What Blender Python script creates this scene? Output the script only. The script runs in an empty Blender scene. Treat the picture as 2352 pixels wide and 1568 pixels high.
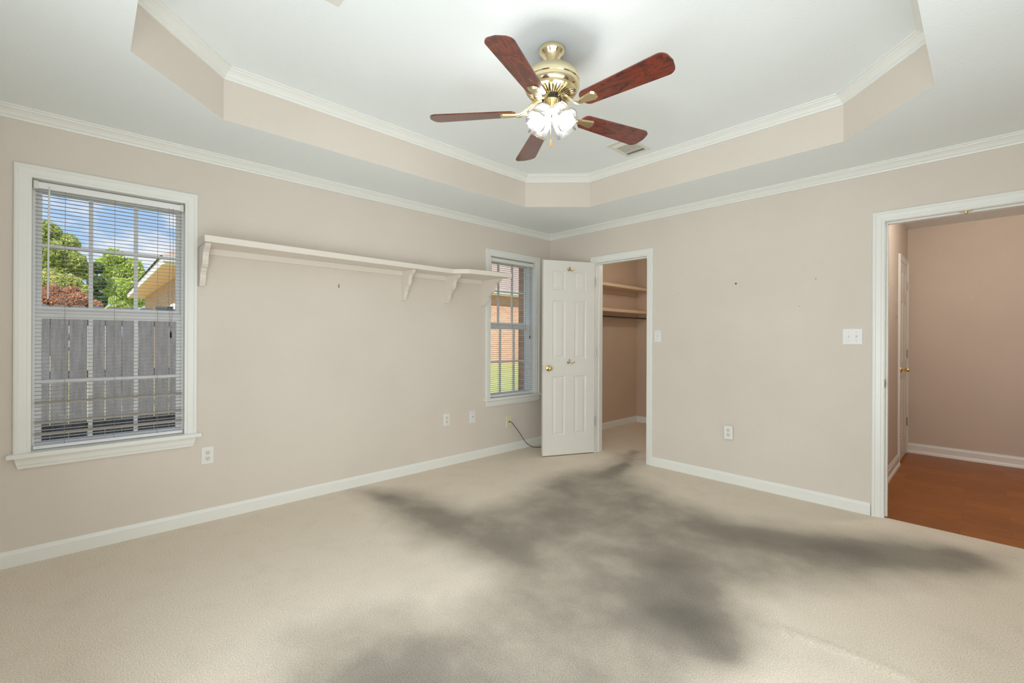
import bpy, bmesh, math, random
from mathutils import Vector, Matrix
random.seed(7)
PI = math.pi
S = bpy.context.scene
COL = S.collection

# ------------------------------------------------------------------ camera, sky, sun, added fill light, exposure
cam_d = bpy.data.cameras.new('camera')
cam = bpy.data.objects.new('camera', cam_d)
COL.objects.link(cam)
cam_d.sensor_width = 36.0
cam_d.lens = 36.0 * 1030.34 / 2352
cam_d.shift_y = -7.6 / 2352
cam_d.clip_start = 0.02
cam_d.clip_end = 200
cam.matrix_world = (Matrix.Translation((3.6041, -4.0284, 1.24)) @ Matrix.Rotation(0.81305, 4, 'Z')
                    @ Matrix.Rotation(PI / 2, 4, 'X') @ Matrix.Rotation(0.0043, 4, 'Z'))
S.camera = cam
S.view_settings.view_transform = 'Standard'
S.view_settings.look = 'None'
S.view_settings.gamma = 1.0
S.view_settings.exposure = 0.0
S.view_settings.use_curve_mapping = False
S.cycles.use_denoising = True
S.cycles.max_bounces = 14
S.cycles.diffuse_bounces = 8
S.cycles.transparent_max_bounces = 16
S.cycles.sample_clamp_indirect = 6.0
S.cycles.caustics_reflective = False
S.cycles.caustics_refractive = False

SUN_STRENGTH = 6.0
SKY_STRENGTH = 1.0
BULB_STRENGTH = 75.0
FILL_FRONT = 60.0      # added fill from an unseen area lamp behind the camera
FILL_RIGHT = 21.0      # weaker unseen fill added at the right-hand wall, beside the camera
CLOSET_LAMP = 10.0
HALL_LAMP = 27.0

W = bpy.data.worlds.new('World')
S.world = W
W.use_nodes = True
nt = W.node_tree
nt.nodes.clear()
def N(t, **kw):
    n = nt.nodes.new(t)
    for k, v in kw.items():
        setattr(n, k, v)
    return n
tc = N('ShaderNodeTexCoord')
sep = N('ShaderNodeSeparateXYZ')
nt.links.new(tc.outputs['Generated'], sep.inputs[0])
rampz = N('ShaderNodeValToRGB')
rampz.color_ramp.elements[0].position = 0.0
rampz.color_ramp.elements[0].color = (0.58, 0.80, 1.0, 1)
rampz.color_ramp.elements[1].position = 0.42
rampz.color_ramp.elements[1].color = (0.20, 0.42, 0.86, 1)
nt.links.new(sep.outputs['Z'], rampz.inputs[0])
mp = N('ShaderNodeMapping')
mp.inputs['Scale'].default_value = (1.0, 1.0, 2.2)
mp.inputs['Location'].default_value = (0.33, 0.1, 0.0)
nt.links.new(tc.outputs['Generated'], mp.inputs['Vector'])
cl = N('ShaderNodeTexNoise')
cl.inputs['Scale'].default_value = 9.0
cl.inputs['Detail'].default_value = 7.0
cl.inputs['Roughness'].default_value = 0.58
nt.links.new(mp.outputs[0], cl.inputs['Vector'])
rc = N('ShaderNodeValToRGB')
rc.color_ramp.elements[0].position = 0.46
rc.color_ramp.elements[0].color = (0, 0, 0, 1)
rc.color_ramp.elements[1].position = 0.62
rc.color_ramp.elements[1].color = (1, 1, 1, 1)
nt.links.new(cl.outputs['Fac'], rc.inputs[0])
mx = N('ShaderNodeMixRGB')
mx.inputs['Color2'].default_value = (0.93, 0.95, 1.0, 1)
nt.links.new(rc.outputs[0], mx.inputs['Fac'])
nt.links.new(rampz.outputs[0], mx.inputs['Color1'])
bg = N('ShaderNodeBackground')
bg.inputs['Strength'].default_value = SKY_STRENGTH
nt.links.new(mx.outputs[0], bg.inputs['Color'])
wo = N('ShaderNodeOutputWorld')
nt.links.new(bg.outputs[0], wo.inputs['Surface'])

def lamp(name, kind, loc, energy, color, **kw):
    d = bpy.data.lights.new(name, kind)
    d.energy = energy
    d.color = color
    for k, v in kw.items():
        setattr(d, k, v)
    o = bpy.data.objects.new(name, d)
    o.location = loc
    COL.objects.link(o)
    return o
sun = lamp('sun', 'SUN', (8, -8, 14), SUN_STRENGTH, (1.0, 0.95, 0.86), angle=0.01)
sun.rotation_euler = Vector((0.55, -0.45, 0.60)).to_track_quat('Z', 'Y').to_euler()
fl = lamp('fill_front', 'AREA', (3.0, -4.36, 1.00), FILL_FRONT, (0.86, 0.95, 1.0), shape='RECTANGLE', size=1.9, size_y=1.5)
fl.rotation_euler = (PI / 2 + 0.28, 0, 0)          # faces +Y and upward, an added fill tilted to brighten the ceiling
fl2 = lamp('fill_right', 'AREA', (3.90, -3.0, 1.00), FILL_RIGHT, (0.86, 0.95, 1.0), shape='RECTANGLE', size=1.8, size_y=1.5)
fl2.rotation_euler = (PI / 2 + 0.28, 0, PI / 2)    # second added fill, faces -X and upward
lamp('closet_lamp', 'POINT', (1.25, 0.85, 2.33), CLOSET_LAMP, (1.0, 0.92, 0.80), shadow_soft_size=0.05)
lamp('hallway_lamp', 'POINT', (3.75, 0.95, 2.36), HALL_LAMP, (1.0, 0.90, 0.78), shadow_soft_size=0.06)

# ------------------------------------------------------------------ materials
MATS = {}
def mat(name, color=(0.8, 0.8, 0.8), rough=0.5, metal=0.0, coat=0.0, spec=0.5):
    m = bpy.data.materials.new(name)
    m.use_nodes = True
    b = m.node_tree.nodes['Principled BSDF']
    b.inputs['Base Color'].default_value = (*color, 1)
    b.inputs['Roughness'].default_value = rough
    b.inputs['Metallic'].default_value = metal
    b.inputs['Specular IOR Level'].default_value = spec
    if coat:
        b.inputs['Coat Weight'].default_value = coat
        b.inputs['Coat Roughness'].default_value = 0.12
    MATS[name] = m
    return m
class G:
    """small helper for node graphs of one material"""
    def __init__(s, m):
        s.t = m.node_tree
        s.b = s.t.nodes['Principled BSDF']
    def n(s, t, **inp):
        n = s.t.nodes.new(t)
        for k, v in inp.items():
            if k in n.inputs:
                n.inputs[k].default_value = v
            else:
                setattr(n, k, v)
        return n
    def l(s, a, b):
        s.t.links.new(a, b)
    def pos(s):
        return s.n('ShaderNodeNewGeometry').outputs['Position']
    def obj(s):
        return s.n('ShaderNodeTexCoord').outputs['Object']
    def noise(s, vec, scale, detail=3.0, rough=0.55, stretch=None):
        if stretch:
            mpn = s.n('ShaderNodeMapping')
            mpn.inputs['Scale'].default_value = stretch
            s.l(vec, mpn.inputs['Vector'])
            vec = mpn.outputs[0]
        n = s.n('ShaderNodeTexNoise')
        n.inputs['Scale'].default_value = scale
        n.inputs['Detail'].default_value = detail
        n.inputs['Roughness'].default_value = rough
        s.l(vec, n.inputs['Vector'])
        return n.outputs['Fac']
    def ramp(s, fac, stops):
        r = s.n('ShaderNodeValToRGB')
        e = r.color_ramp.elements
        e[0].position, e[0].color = stops[0][0], (*stops[0][1], 1)
        e[1].position, e[1].color = stops[-1][0], (*stops[-1][1], 1)
        for p, c in stops[1:-1]:
            x = e.new(p)
            x.color = (*c, 1)
        s.l(fac, r.inputs[0])
        return r.outputs[0]
    def bump(s, h, strength, dist):
        b = s.n('ShaderNodeBump')
        b.inputs['Strength'].default_value = strength
        b.inputs['Distance'].default_value = dist
        s.l(h, b.inputs['Height'])
        s.l(b.outputs[0], s.b.inputs['Normal'])
    def base(s, c):
        s.l(c, s.b.inputs['Base Color'])

def paint(name, color, rough, scale, strength, dist, vary=0.03):
    m = mat(name, color, rough)
    g = G(m)
    p = g.pos()
    f = g.noise(p, 1.3, 2.0)
    lo = tuple(c * (1 - vary) for c in color)
    hi = tuple(min(1, c * (1 + vary)) for c in color)
    g.base(g.ramp(f, [(0.3, lo), (0.7, hi)]))
    g.bump(g.noise(p, scale, 2.0, 0.5), strength, dist)
    return m
paint('wall_paint', (0.70, 0.64, 0.575), 0.75, 120, 0.22, 0.004)
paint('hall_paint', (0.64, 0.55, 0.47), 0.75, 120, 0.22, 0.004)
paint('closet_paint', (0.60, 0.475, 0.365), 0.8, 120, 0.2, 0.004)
paint('ceiling_paint', (0.84, 0.89, 0.90), 0.85, 85, 0.25, 0.005, 0.015)
mat('trim_white', (0.82, 0.83, 0.80), 0.35)
mat('window_vinyl', (0.93, 0.94, 0.95), 0.35)
mat('shelf_paint', (0.78, 0.725, 0.66), 0.5)
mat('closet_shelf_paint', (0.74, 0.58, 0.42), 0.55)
mat('door_white', (0.78, 0.765, 0.72), 0.4)
mat('blind_slat', (0.46, 0.43, 0.39), 0.45)  # white slats, darkened in colour to carry their backlit shade
mat('blind_rail', (0.85, 0.85, 0.85), 0.4)
mat('blind_cord', (0.30, 0.27, 0.24), 0.7)
mat('wand_clear', (0.72, 0.75, 0.78), 0.2)
mat('brass', (0.86, 0.76, 0.50), 0.16, 1.0)
mat('knob_gold', (0.80, 0.60, 0.26), 0.2, 1.0)
mat('old_brass', (0.60, 0.42, 0.16), 0.3, 1.0)
mat('steel', (0.55, 0.53, 0.50), 0.35, 1.0)
mat('black_metal', (0.015, 0.015, 0.017), 0.25)
mat('dark_hole', (0.02, 0.018, 0.016), 0.8)
mat('plate_white', (0.80, 0.80, 0.80), 0.35)
mat('plate_ivory', (0.78, 0.72, 0.52), 0.35)
mat('receptacle_cream', (0.74, 0.71, 0.60), 0.35)
mat('cable_black', (0.02, 0.02, 0.022), 0.4)
mat('vent_white', (0.74, 0.73, 0.66), 0.5)
mat('white_siding', (0.86, 0.86, 0.84), 0.5)
mat('soffit_tan', (0.90, 0.58, 0.50), 0.6)
mat('rod_dark', (0.05, 0.035, 0.025), 0.4)
mat('drywall_edge', (0.45, 0.40, 0.33), 0.9)
mat('sticker_navy', (0.02, 0.045, 0.085), 0.4)
mat('sticker_teal', (0.035, 0.09, 0.12), 0.4)
mat('sticker_gray', (0.30, 0.32, 0.29), 0.4)
mat('sticker_letter', (0.45, 0.50, 0.52), 0.4)
mat('wood_fob', (0.75, 0.38, 0.14), 0.4)
mat('bark', (0.09, 0.06, 0.04), 0.9)

# blade wood
m = mat('blade_wood', (0.14, 0.03, 0.016), 0.25, 0.0, 0.6)
g = G(m)
o_ = g.obj()
mm = g.n('ShaderNodeMapping')
mm.inputs['Scale'].default_value = (0.6, 1.7, 1.0)
g.l(o_, mm.inputs['Vector'])
w1 = g.n('ShaderNodeTexNoise')
w1.inputs['Scale'].default_value = 9.0
w1.inputs['Detail'].default_value = 8.0
w1.inputs['Roughness'].default_value = 0.62
w1.inputs['Distortion'].default_value = 3.2
g.l(mm.outputs[0], w1.inputs['Vector'])
g.base(g.ramp(w1.outputs['Fac'], [(0.34, (0.055, 0.014, 0.011)), (0.47, (0.13, 0.026, 0.016)), (0.58, (0.20, 0.036, 0.019)), (0.72, (0.12, 0.024, 0.015))]))

# hallway wood
m = mat('hall_wood', (0.25, 0.09, 0.025), 0.38, spec=0.3)
g = G(m)
p = g.pos()
br = g.n('ShaderNodeTexBrick')
br.offset = 0.37
br.inputs['Scale'].default_value = 1.0
br.inputs['Mortar Size'].default_value = 0.0012
br.inputs['Brick Width'].default_value = 0.62
br.inputs['Row Height'].default_value = 0.19
br.inputs['Color1'].default_value = (0.29, 0.090, 0.014, 1)
br.inputs['Color2'].default_value = (0.37, 0.125, 0.022, 1)
br.inputs['Mortar'].default_value = (0.17, 0.06, 0.02, 1)
mm = g.n('ShaderNodeMapping')
mm.inputs['Rotation'].default_value = (0, 0, 0)
g.l(p, mm.inputs['Vector'])
g.l(mm.outputs[0], br.inputs['Vector'])
nz = g.noise(p, 9, 6.0, 0.65, (0.8, 5.0, 1.0))
rr = g.ramp(nz, [(0.3, (0.72, 0.66, 0.62)), (0.7, (1.12, 1.12, 1.12))])
mu = g.n('ShaderNodeMixRGB', blend_type='MULTIPLY')
mu.inputs['Fac'].default_value = 1.0
g.l(br.outputs['Color'], mu.inputs['Color1'])
g.l(rr, mu.inputs['Color2'])
g.base(mu.outputs[0])

# carpet: clean cream pile, traffic-worn pile, and fibre speckle
m = mat('carpet', (0.6, 0.48, 0.33), 0.95, spec=0.1)
g = G(m)
p = g.pos()
at = g.n('ShaderNodeAttribute', attribute_name='wear')
n1 = g.noise(p, 5.5, 4.0, 0.6)
ad = g.n('ShaderNodeMath', operation='MULTIPLY_ADD')
g.l(n1, ad.inputs[0])
ad.inputs[1].default_value = 0.30
ad.inputs[2].default_value = -0.15
am = g.n('ShaderNodeMath', operation='ADD')
g.l(ad.outputs[0], am.inputs[0])
g.l(at.outputs['Fac'], am.inputs[1])
cw = g.ramp(am.outputs[0], [(0.0, (0.76, 0.685, 0.585)), (0.28, (0.57, 0.51, 0.43)), (0.58, (0.315, 0.283, 0.24)), (1.0, (0.175, 0.158, 0.136))])
sp = g.noise(p, 190, 5.0, 0.85)
cs = g.ramp(sp, [(0.30, (0.50, 0.48, 0.45)), (0.50, (0.98, 0.98, 0.98)), (0.70, (1.38, 1.38, 1.38))])
mu = g.n('ShaderNodeMixRGB', blend_type='MULTIPLY')
mu.inputs['Fac'].default_value = 1.0
g.l(cw, mu.inputs['Color1'])
g.l(cs, mu.inputs['Color2'])
g.base(mu.outputs[0])
g.bump(sp, 0.2, 0.005)

# brick
m = mat('brick', (0.45, 0.25, 0.16), 0.85)
g = G(m)
p = g.obj()
sx = g.n('ShaderNodeSeparateXYZ')
g.l(p, sx.inputs[0])
sm = g.n('ShaderNodeMath', operation='ADD')
g.l(sx.outputs['X'], sm.inputs[0])
g.l(sx.outputs['Y'], sm.inputs[1])
cb = g.n('ShaderNodeCombineXYZ')
g.l(sm.outputs[0], cb.inputs['X'])
g.l(sx.outputs['Z'], cb.inputs['Y'])
br = g.n('ShaderNodeTexBrick')
br.inputs['Scale'].default_value = 1.0
br.inputs['Mortar Size'].default_value = 0.006
br.inputs['Brick Width'].default_value = 0.21
br.inputs['Row Height'].default_value = 0.075
br.inputs['Color1'].default_value = (0.60, 0.36, 0.235, 1)
br.inputs['Color2'].default_value = (0.50, 0.285, 0.19, 1)
br.inputs['Mortar'].default_value = (0.62, 0.50, 0.40, 1)
g.l(cb.outputs[0], br.inputs['Vector'])
g.base(br.outputs['Color'])

# shingles
m = mat('shingle', (0.42, 0.36, 0.32), 0.9)
g = G(m)
g.base(g.ramp(g.noise(g.obj(), 8, 5.0, 0.7, (1, 1, 4)), [(0.3, (0.32, 0.24, 0.20)), (0.7, (0.46, 0.36, 0.31))]))

# weathered fence boards, with shade put into their dark grey
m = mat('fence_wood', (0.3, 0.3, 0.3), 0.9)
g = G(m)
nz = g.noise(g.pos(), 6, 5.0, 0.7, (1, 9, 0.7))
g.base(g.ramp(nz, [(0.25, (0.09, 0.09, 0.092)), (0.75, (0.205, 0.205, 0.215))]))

# lawn
m = mat('lawn', (0.3, 0.4, 0.08), 0.9)
g = G(m)
g.base(g.ramp(g.noise(g.pos(), 3, 6.0, 0.7), [(0.3, (0.36, 0.40, 0.12)), (0.7, (0.50, 0.51, 0.20))]))

def leafmat(name, c1, c2, c3):
    m = mat(name, c2, 0.6)
    g = G(m)
    g.base(g.ramp(g.noise(g.obj(), 2.3, 5.0, 0.75), [(0.28, c1), (0.5, c2), (0.72, c3)]))
    g.b.inputs['Transmission Weight'].default_value = 0.0
    g.b.inputs['Subsurface Weight'].default_value = 0.0
    tr = g.n('ShaderNodeBsdfTranslucent')
    tr.inputs['Color'].default_value = (*c3, 1)
    mxs = g.n('ShaderNodeMixShader')
    mxs.inputs[0].default_value = 0.4
    out = [n for n in g.t.nodes if n.type == 'OUTPUT_MATERIAL'][0]
    g.l(g.b.outputs[0], mxs.inputs[1])
    g.l(tr.outputs[0], mxs.inputs[2])
    g.l(mxs.outputs[0], out.inputs['Surface'])
    return m
leafmat('leaf_green', (0.08, 0.15, 0.03), (0.36, 0.46, 0.12), (0.78, 0.78, 0.32))
leafmat('leaf_bright', (0.12, 0.24, 0.04), (0.48, 0.62, 0.14), (0.82, 0.86, 0.36))
leafmat('leaf_dark', (0.03, 0.06, 0.025), (0.10, 0.17, 0.06), (0.26, 0.34, 0.12))
leafmat('leaf_yellow', (0.20, 0.26, 0.05), (0.52, 0.56, 0.16), (0.78, 0.76, 0.34))
leafmat('leaf_copper', (0.14, 0.07, 0.04), (0.55, 0.28, 0.17), (0.85, 0.62, 0.40))

def thin_glass(name, tint, gloss, frost=0.0, bump=0.0):
    m = bpy.data.materials.new(name)
    m.use_nodes = True
    t = m.node_tree
    t.nodes.clear()
    tr = t.nodes.new('ShaderNodeBsdfTransparent')
    tr.inputs['Color'].default_value = (*tint, 1)
    gl = t.nodes.new('ShaderNodeBsdfGlossy')
    gl.inputs['Roughness'].default_value = 0.03
    fr = t.nodes.new('ShaderNodeFresnel')
    fr.inputs['IOR'].default_value = 1.45
    ml = t.nodes.new('ShaderNodeMath')
    ml.operation = 'MULTIPLY'
    ml.inputs[1].default_value = gloss
    t.links.new(fr.outputs[0], ml.inputs[0])
    mxn = t.nodes.new('ShaderNodeMixShader')
    t.links.new(ml.outputs[0], mxn.inputs[0])
    t.links.new(tr.outputs[0], mxn.inputs[1])
    t.links.new(gl.outputs[0], mxn.inputs[2])
    last = mxn.outputs[0]
    if frost:
        tl = t.nodes.new('ShaderNodeBsdfTranslucent')
        tl.inputs['Color'].default_value = (0.95, 0.95, 0.95, 1)
        df = t.nodes.new('ShaderNodeBsdfDiffuse')
        df.inputs['Color'].default_value = (0.9, 0.9, 0.9, 1)
        m1 = t.nodes.new('ShaderNodeMixShader')
        m1.inputs[0].default_value = 0.45
        t.links.new(tl.outputs[0], m1.inputs[1])
        t.links.new(df.outputs[0], m1.inputs[2])
        co = t.nodes.new('ShaderNodeTexCoord')
        nz = t.nodes.new('ShaderNodeTexNoise')
        nz.inputs['Scale'].default_value = 85
        nz.inputs['Detail'].default_value = 3
        t.links.new(co.outputs['Object'], nz.inputs['Vector'])
        rp = t.nodes.new('ShaderNodeValToRGB')
        rp.color_ramp.elements[0].position = 0.38
        rp.color_ramp.elements[0].color = (0.03, 0.03, 0.03, 1)
        rp.color_ramp.elements[1].position = 0.68
        rp.color_ramp.elements[1].color = (frost, frost, frost, 1)
        t.links.new(nz.outputs['Fac'], rp.inputs[0])
        m2 = t.nodes.new('ShaderNodeMixShader')
        t.links.new(rp.outputs[0], m2.inputs[0])
        t.links.new(last, m2.inputs[1])
        t.links.new(m1.outputs[0], m2.inputs[2])
        last = m2.outputs[0]
        bp = t.nodes.new('ShaderNodeBump')
        bp.inputs['Strength'].default_value = 0.6
        bp.inputs['Distance'].default_value = 0.004
        t.links.new(nz.outputs['Fac'], bp.inputs['Height'])
        t.links.new(bp.outputs[0], gl.inputs['Normal'])
    out = t.nodes.new('ShaderNodeOutputMaterial')
    t.links.new(last, out.inputs['Surface'])
    MATS[name] = m
    return m
thin_glass('window_glass', (0.98, 0.985, 0.985), 0.12)
thin_glass('shade_glass', (0.94, 0.94, 0.93), 2.2, 0.03)
m = bpy.data.materials.new('bulb_glow')
m.use_nodes = True
b_ = m.node_tree.nodes['Principled BSDF']
b_.inputs['Base Color'].default_value = (1, 1, 1, 1)
b_.inputs['Emission Color'].default_value = (1.0, 0.975, 0.94, 1)
b_.inputs['Emission Strength'].default_value = BULB_STRENGTH
MATS['bulb_glow'] = m

# ------------------------------------------------------------------ mesh builder
class MB:
    def __init__(s, M=None):
        s.bm = bmesh.new()
        s.M = M
    def _v(s, p):
        p = Vector(p)
        if s.M is not None:
            p = s.M @ p
        return s.bm.verts.new(p)
    def face(s, pts):
        try:
            return s.bm.faces.new([s._v(p) for p in pts])
        except ValueError:
            return None
    def box(s, x0, x1, y0, y1, z0, z1, M=None):
        c = [(x, y, z) for z in (z0, z1) for y in (y0, y1) for x in (x0, x1)]
        if M is not None:
            c = [M @ Vector(p) for p in c]
        v = [s._v(p) for p in c]
        for f in ((0, 2, 3, 1), (4, 5, 7, 6), (0, 1, 5, 4), (2, 6, 7, 3), (0, 4, 6, 2), (1, 3, 7, 5)):
            s.bm.faces.new([v[i] for i in f])
        return s
    def prism(s, poly, f0, f1):
        """poly: list of 2D points; f0/f1: functions mapping a 2D point to 3D for the two ends"""
        a = [s._v(f0(p)) for p in poly]
        b = [s._v(f1(p)) for p in poly]
        n = len(poly)
        s.bm.faces.new(a[::-1])
        s.bm.faces.new(b)
        for i in range(n):
            s.bm.faces.new((a[i], a[(i + 1) % n], b[(i + 1) % n], b[i]))
        return s
    def lathe(s, prof, seg=32, M=None, caps=True):
        """prof: list of (r, z)"""
        rings = []
        for r, z in prof:
            ring = []
            for i in range(seg):
                a = 2 * PI * i / seg
                p = Vector((r * math.cos(a), r * math.sin(a), z))
                if M is not None:
                    p = M @ p
                ring.append(s._v(p))
            rings.append(ring)
        for a, b in zip(rings, rings[1:]):
            for i in range(seg):
                j = (i + 1) % seg
                s.bm.faces.new((a[i], a[j], b[j], b[i]))
        if caps:
            if prof[0][0] > 1e-5:
                s.bm.faces.new(rings[0][::-1])
            if prof[-1][0] > 1e-5:
                s.bm.faces.new(rings[-1])
        return s
    def tube(s, pts, r, seg=8, M=None):
        pts = [Vector(p) for p in pts]
        if M is not None:
            pts = [M @ p for p in pts]
        rad = r if isinstance(r, (list, tuple)) else [r] * len(pts)
        rings = []
        up = Vector((0, 0, 1))
        prev = None
        for i, p in enumerate(pts):
            t = (pts[min(i + 1, len(pts) - 1)] - pts[max(i - 1, 0)]).normalized()
            if prev is None:
                u = t.cross(up)
                if u.length < 1e-3:
                    u = t.cross(Vector((1, 0, 0)))
            else:
                u = prev - t * prev.dot(t)
            u.normalize()
            prev = u
            w = t.cross(u)
            rings.append([s._v(p + (u * math.cos(2 * PI * k / seg) + w * math.sin(2 * PI * k / seg)) * rad[i]) for k in range(seg)])
        for a, b in zip(rings, rings[1:]):
            for i in range(seg):
                j = (i + 1) % seg
                s.bm.faces.new((a[i], a[j], b[j], b[i]))
        s.bm.faces.new(rings[0][::-1])
        s.bm.faces.new(rings[-1])
        return s
    def sweep(s, path, prof, closed=False):
        """horizontal path [(x,y)], profile [(offset to the left of travel, z)] closed polygon, mitred"""
        n = len(path)
        P = [Vector(p) for p in path]
        rings = []
        for i in range(n):
            if closed or 0 < i < n - 1:
                a = (P[i] - P[i - 1]).normalized()
                b = (P[(i + 1) % n] - P[i]).normalized()
            elif i == 0:
                a = b = (P[1] - P[0]).normalized()
            else:
                a = b = (P[-1] - P[-2]).normalized()
            na = Vector((-a.y, a.x))
            nb = Vector((-b.y, b.x))
            mvec = (na + nb)
            mvec = mvec / (1.0 + na.dot(nb))
            rings.append([s._v((P[i].x + mvec.x * o, P[i].y + mvec.y * o, z)) for o, z in prof])
        k = len(prof)
        rng = range(n) if closed else range(n - 1)
        for i in rng:
            a, b = rings[i], rings[(i + 1) % n]
            for j in range(k):
                jj = (j + 1) % k
                s.bm.faces.new((a[j], a[jj], b[jj], b[j]))
        if not closed:
            s.bm.faces.new(rings[0][::-1])
            s.bm.faces.new(rings[-1])
        return s
    def build(s, name, m, parent=None, bevel=0.0, smooth=False, seg=2):
        me = bpy.data.meshes.new(name)
        if bevel:
            bmesh.ops.bevel(s.bm, geom=[e for e in s.bm.edges if e.is_manifold and e.calc_face_angle(0) > 0.5], offset=bevel,
                            segments=seg, profile=0.6, affect='EDGES', clamp_overlap=True)
        bmesh.ops.recalc_face_normals(s.bm, faces=s.bm.faces)
        s.bm.to_mesh(me)
        s.bm.free()
        me.materials.append(MATS[m])
        if smooth:
            for p in me.polygons:
                p.use_smooth = True
            me.set_sharp_from_angle(angle=math.radians(38))
        o = bpy.data.objects.new(name, me)
        COL.objects.link(o)
        if parent is not None:
            o.parent = parent
        return o

def tag(o, label=None, cat=None, group=None, kind=None):
    if label:
        o['label'] = label
    if cat:
        o['category'] = cat
    if group:
        o['group'] = group
    if kind:
        o['kind'] = kind
    return o
def thing(name, label, cat, loc=(0, 0, 0), rz=0.0, group=None):
    o = bpy.data.objects.new(name, None)
    COL.objects.link(o)
    o.empty_display_size = 0.1
    o.location = loc
    o.rotation_euler = (0, 0, rz)
    return tag(o, label, cat, group)
def struct(o, label, cat):
    return tag(o, label, cat, None, 'structure')
def sroot(name, label, cat, loc=(0, 0, 0), rz=0.0):
    return tag(thing(name, label, cat, loc, rz), kind='structure')
def copy_tree(o, parent=None):
    c = o.copy()
    COL.objects.link(c)
    if parent is not None:
        c.parent = parent
    for ch in [x for x in bpy.data.objects if x.parent == o]:
        copy_tree(ch, c)
    return c

# ------------------------------------------------------------------ dimensions
RX, RY = 4.06, -4.52           # room: x 0..RX, y RY..0
ZC, ZT = 2.468, 2.755          # lower ceiling and tray ceiling
W1Y, W2Y = -3.91, -0.592       # window centres on the left wall
OH = 0.343                     # half width of a window opening
WZ0, WZ1 = 0.605, 2.112        # window opening bottom and top
CX0, CX1 = 0.68, 1.29          # closet opening
HX0, HX1 = 3.12, 3.93          # hallway opening
DZ = 2.062                     # door opening height
OCT = [(0.633, -1.056), (1.058, -0.626), (2.992, -0.626), (3.430, -1.070), (3.430, -3.470), (3.000, -3.898), (1.068, -3.898), (0.640, -3.474)]

# ------------------------------------------------------------------ shell
def wall_holes(mb, axis, t0, t1, a0, a1, z0, z1, holes):
    """wall slab spanning a0..a1 along the wall, t0..t1 through it, with rectangular holes (a,b,zlo,zhi)"""
    def bx(a, b, lo, hi):
        if b - a < 1e-6 or hi - lo < 1e-6:
            return
        if axis == 'Y':
            mb.box(t0, t1, a, b, lo, hi)
        else:
            mb.box(a, b, t0, t1, lo, hi)
    cur = a0
    for (a, b, lo, hi) in sorted(holes):
        bx(cur, a, z0, z1)
        bx(a, b, z0, lo)
        bx(a, b, hi, z1)
        cur = b
    bx(cur, a1, z0, z1)
    return mb
wh = [(W1Y - OH - 0.012, W1Y + OH + 0.012, WZ0 - 0.02, WZ1 + 0.012), (W2Y - OH - 0.012, W2Y + OH + 0.012, WZ0 - 0.02, WZ1 + 0.012)]
wl = wall_holes(MB(), 'Y', -0.13, 0.0, RY - 0.12, 0.12, -0.1, ZC, wh).build('wall_left', 'wall_paint')
struct(wl, 'beige painted left wall with two windows and a long shelf', 'wall')
bh = [(y - 0.336, y + 0.336, WZ0 - 0.045, WZ1 - 0.01) for y in (W1Y, W2Y)]
wo_ = wall_holes(MB(), 'Y', -0.27, -0.165, RY - 4.6, 2.2, -0.4, 2.5, bh).build('wall_outer', 'brick')
struct(wo_, 'brown brick outer face of the left wall seen in the window reveals', 'wall')
wb = wall_holes(MB(), 'X', 0.0, 0.12, 0.0, RX + 0.12, -0.1, ZC, [(CX0 - 0.02, CX1 + 0.02, -0.1, DZ + 0.02), (HX0 - 0.02, HX1 + 0.02, -0.1, DZ + 0.02)]).build('wall_back', 'wall_paint')
struct(wb, 'beige painted back wall holding the closet and hallway openings', 'wall')
wr = wall_holes(MB(), 'Y', RX, RX + 0.12, RY - 0.12, 0.0, -0.1, ZC, []).build('wall_right', 'wall_paint')
struct(wr, 'beige painted right wall out of view beside the camera', 'wall')
wf = wall_holes(MB(), 'X', RY - 0.12, RY, 0.0, RX, -0.1, ZC, []).build('wall_front', 'wall_paint')
struct(wf, 'beige painted wall behind the camera', 'wall')

# lower ceiling: ring between room rectangle and octagon
mb = MB()
rect = [(0, 0), (RX, 0), (RX, RY), (0, RY)]
o8 = OCT
ring = [(o8[0], o8[1], (0, 0)), (o8[1], o8[2], (RX, 0), (0, 0)), (o8[2], o8[3], (RX, 0)), (o8[3], o8[4], (RX, RY), (RX, 0)),
        (o8[4], o8[5], (RX, RY)), (o8[5], o8[6], (0, RY), (RX, RY)), (o8[6], o8[7], (0, RY)), (o8[7], o8[0], (0, 0), (0, RY))]
for f in ring:
    mb.face([(x, y, ZC) for x, y in f])
ce = mb.build('ceiling', 'ceiling_paint')
bmx = bmesh.new(); bmx.from_mesh(ce.data); bmesh.ops.remove_doubles(bmx, verts=bmx.verts, dist=1e-4)
bmesh.ops.recalc_face_normals(bmx, faces=bmx.faces); bmx.to_mesh(ce.data); bmx.free()
struct(ce, 'textured white lower ceiling border around the tray', 'ceiling')
mb = MB()
for i in range(8):
    a, b = OCT[i], OCT[(i + 1) % 8]
    mb.face([(a[0], a[1], ZC), (b[0], b[1], ZC), (b[0], b[1], ZT), (a[0], a[1], ZT)])
tw = mb.build('wall_tray', 'wall_paint')
struct(tw, 'beige vertical band around the octagonal ceiling tray', 'wall')
mb = MB()
mb.face([(x, y, ZT) for x, y in OCT])
ct = mb.build('ceiling_tray', 'ceiling_paint')
struct(ct, 'textured white octagonal raised ceiling of the tray', 'ceiling')
# unseen roof slab added to block the sun, eave sized for its shade
mb = MB()
mb.box(-0.45, 6.0, RY - 5.0, 3.2, 2.86, 2.98)
mb.box(-0.45, -0.27, RY - 5.0, 3.2, 2.50, 2.53)
mb.box(-0.48, -0.45, RY - 5.0, 3.2, 2.47, 2.98)
rf = mb.build('roof_sun_block', 'white_siding')
struct(rf, 'unseen white roof and eave added over the left wall to block the sun', 'roof')

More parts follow.
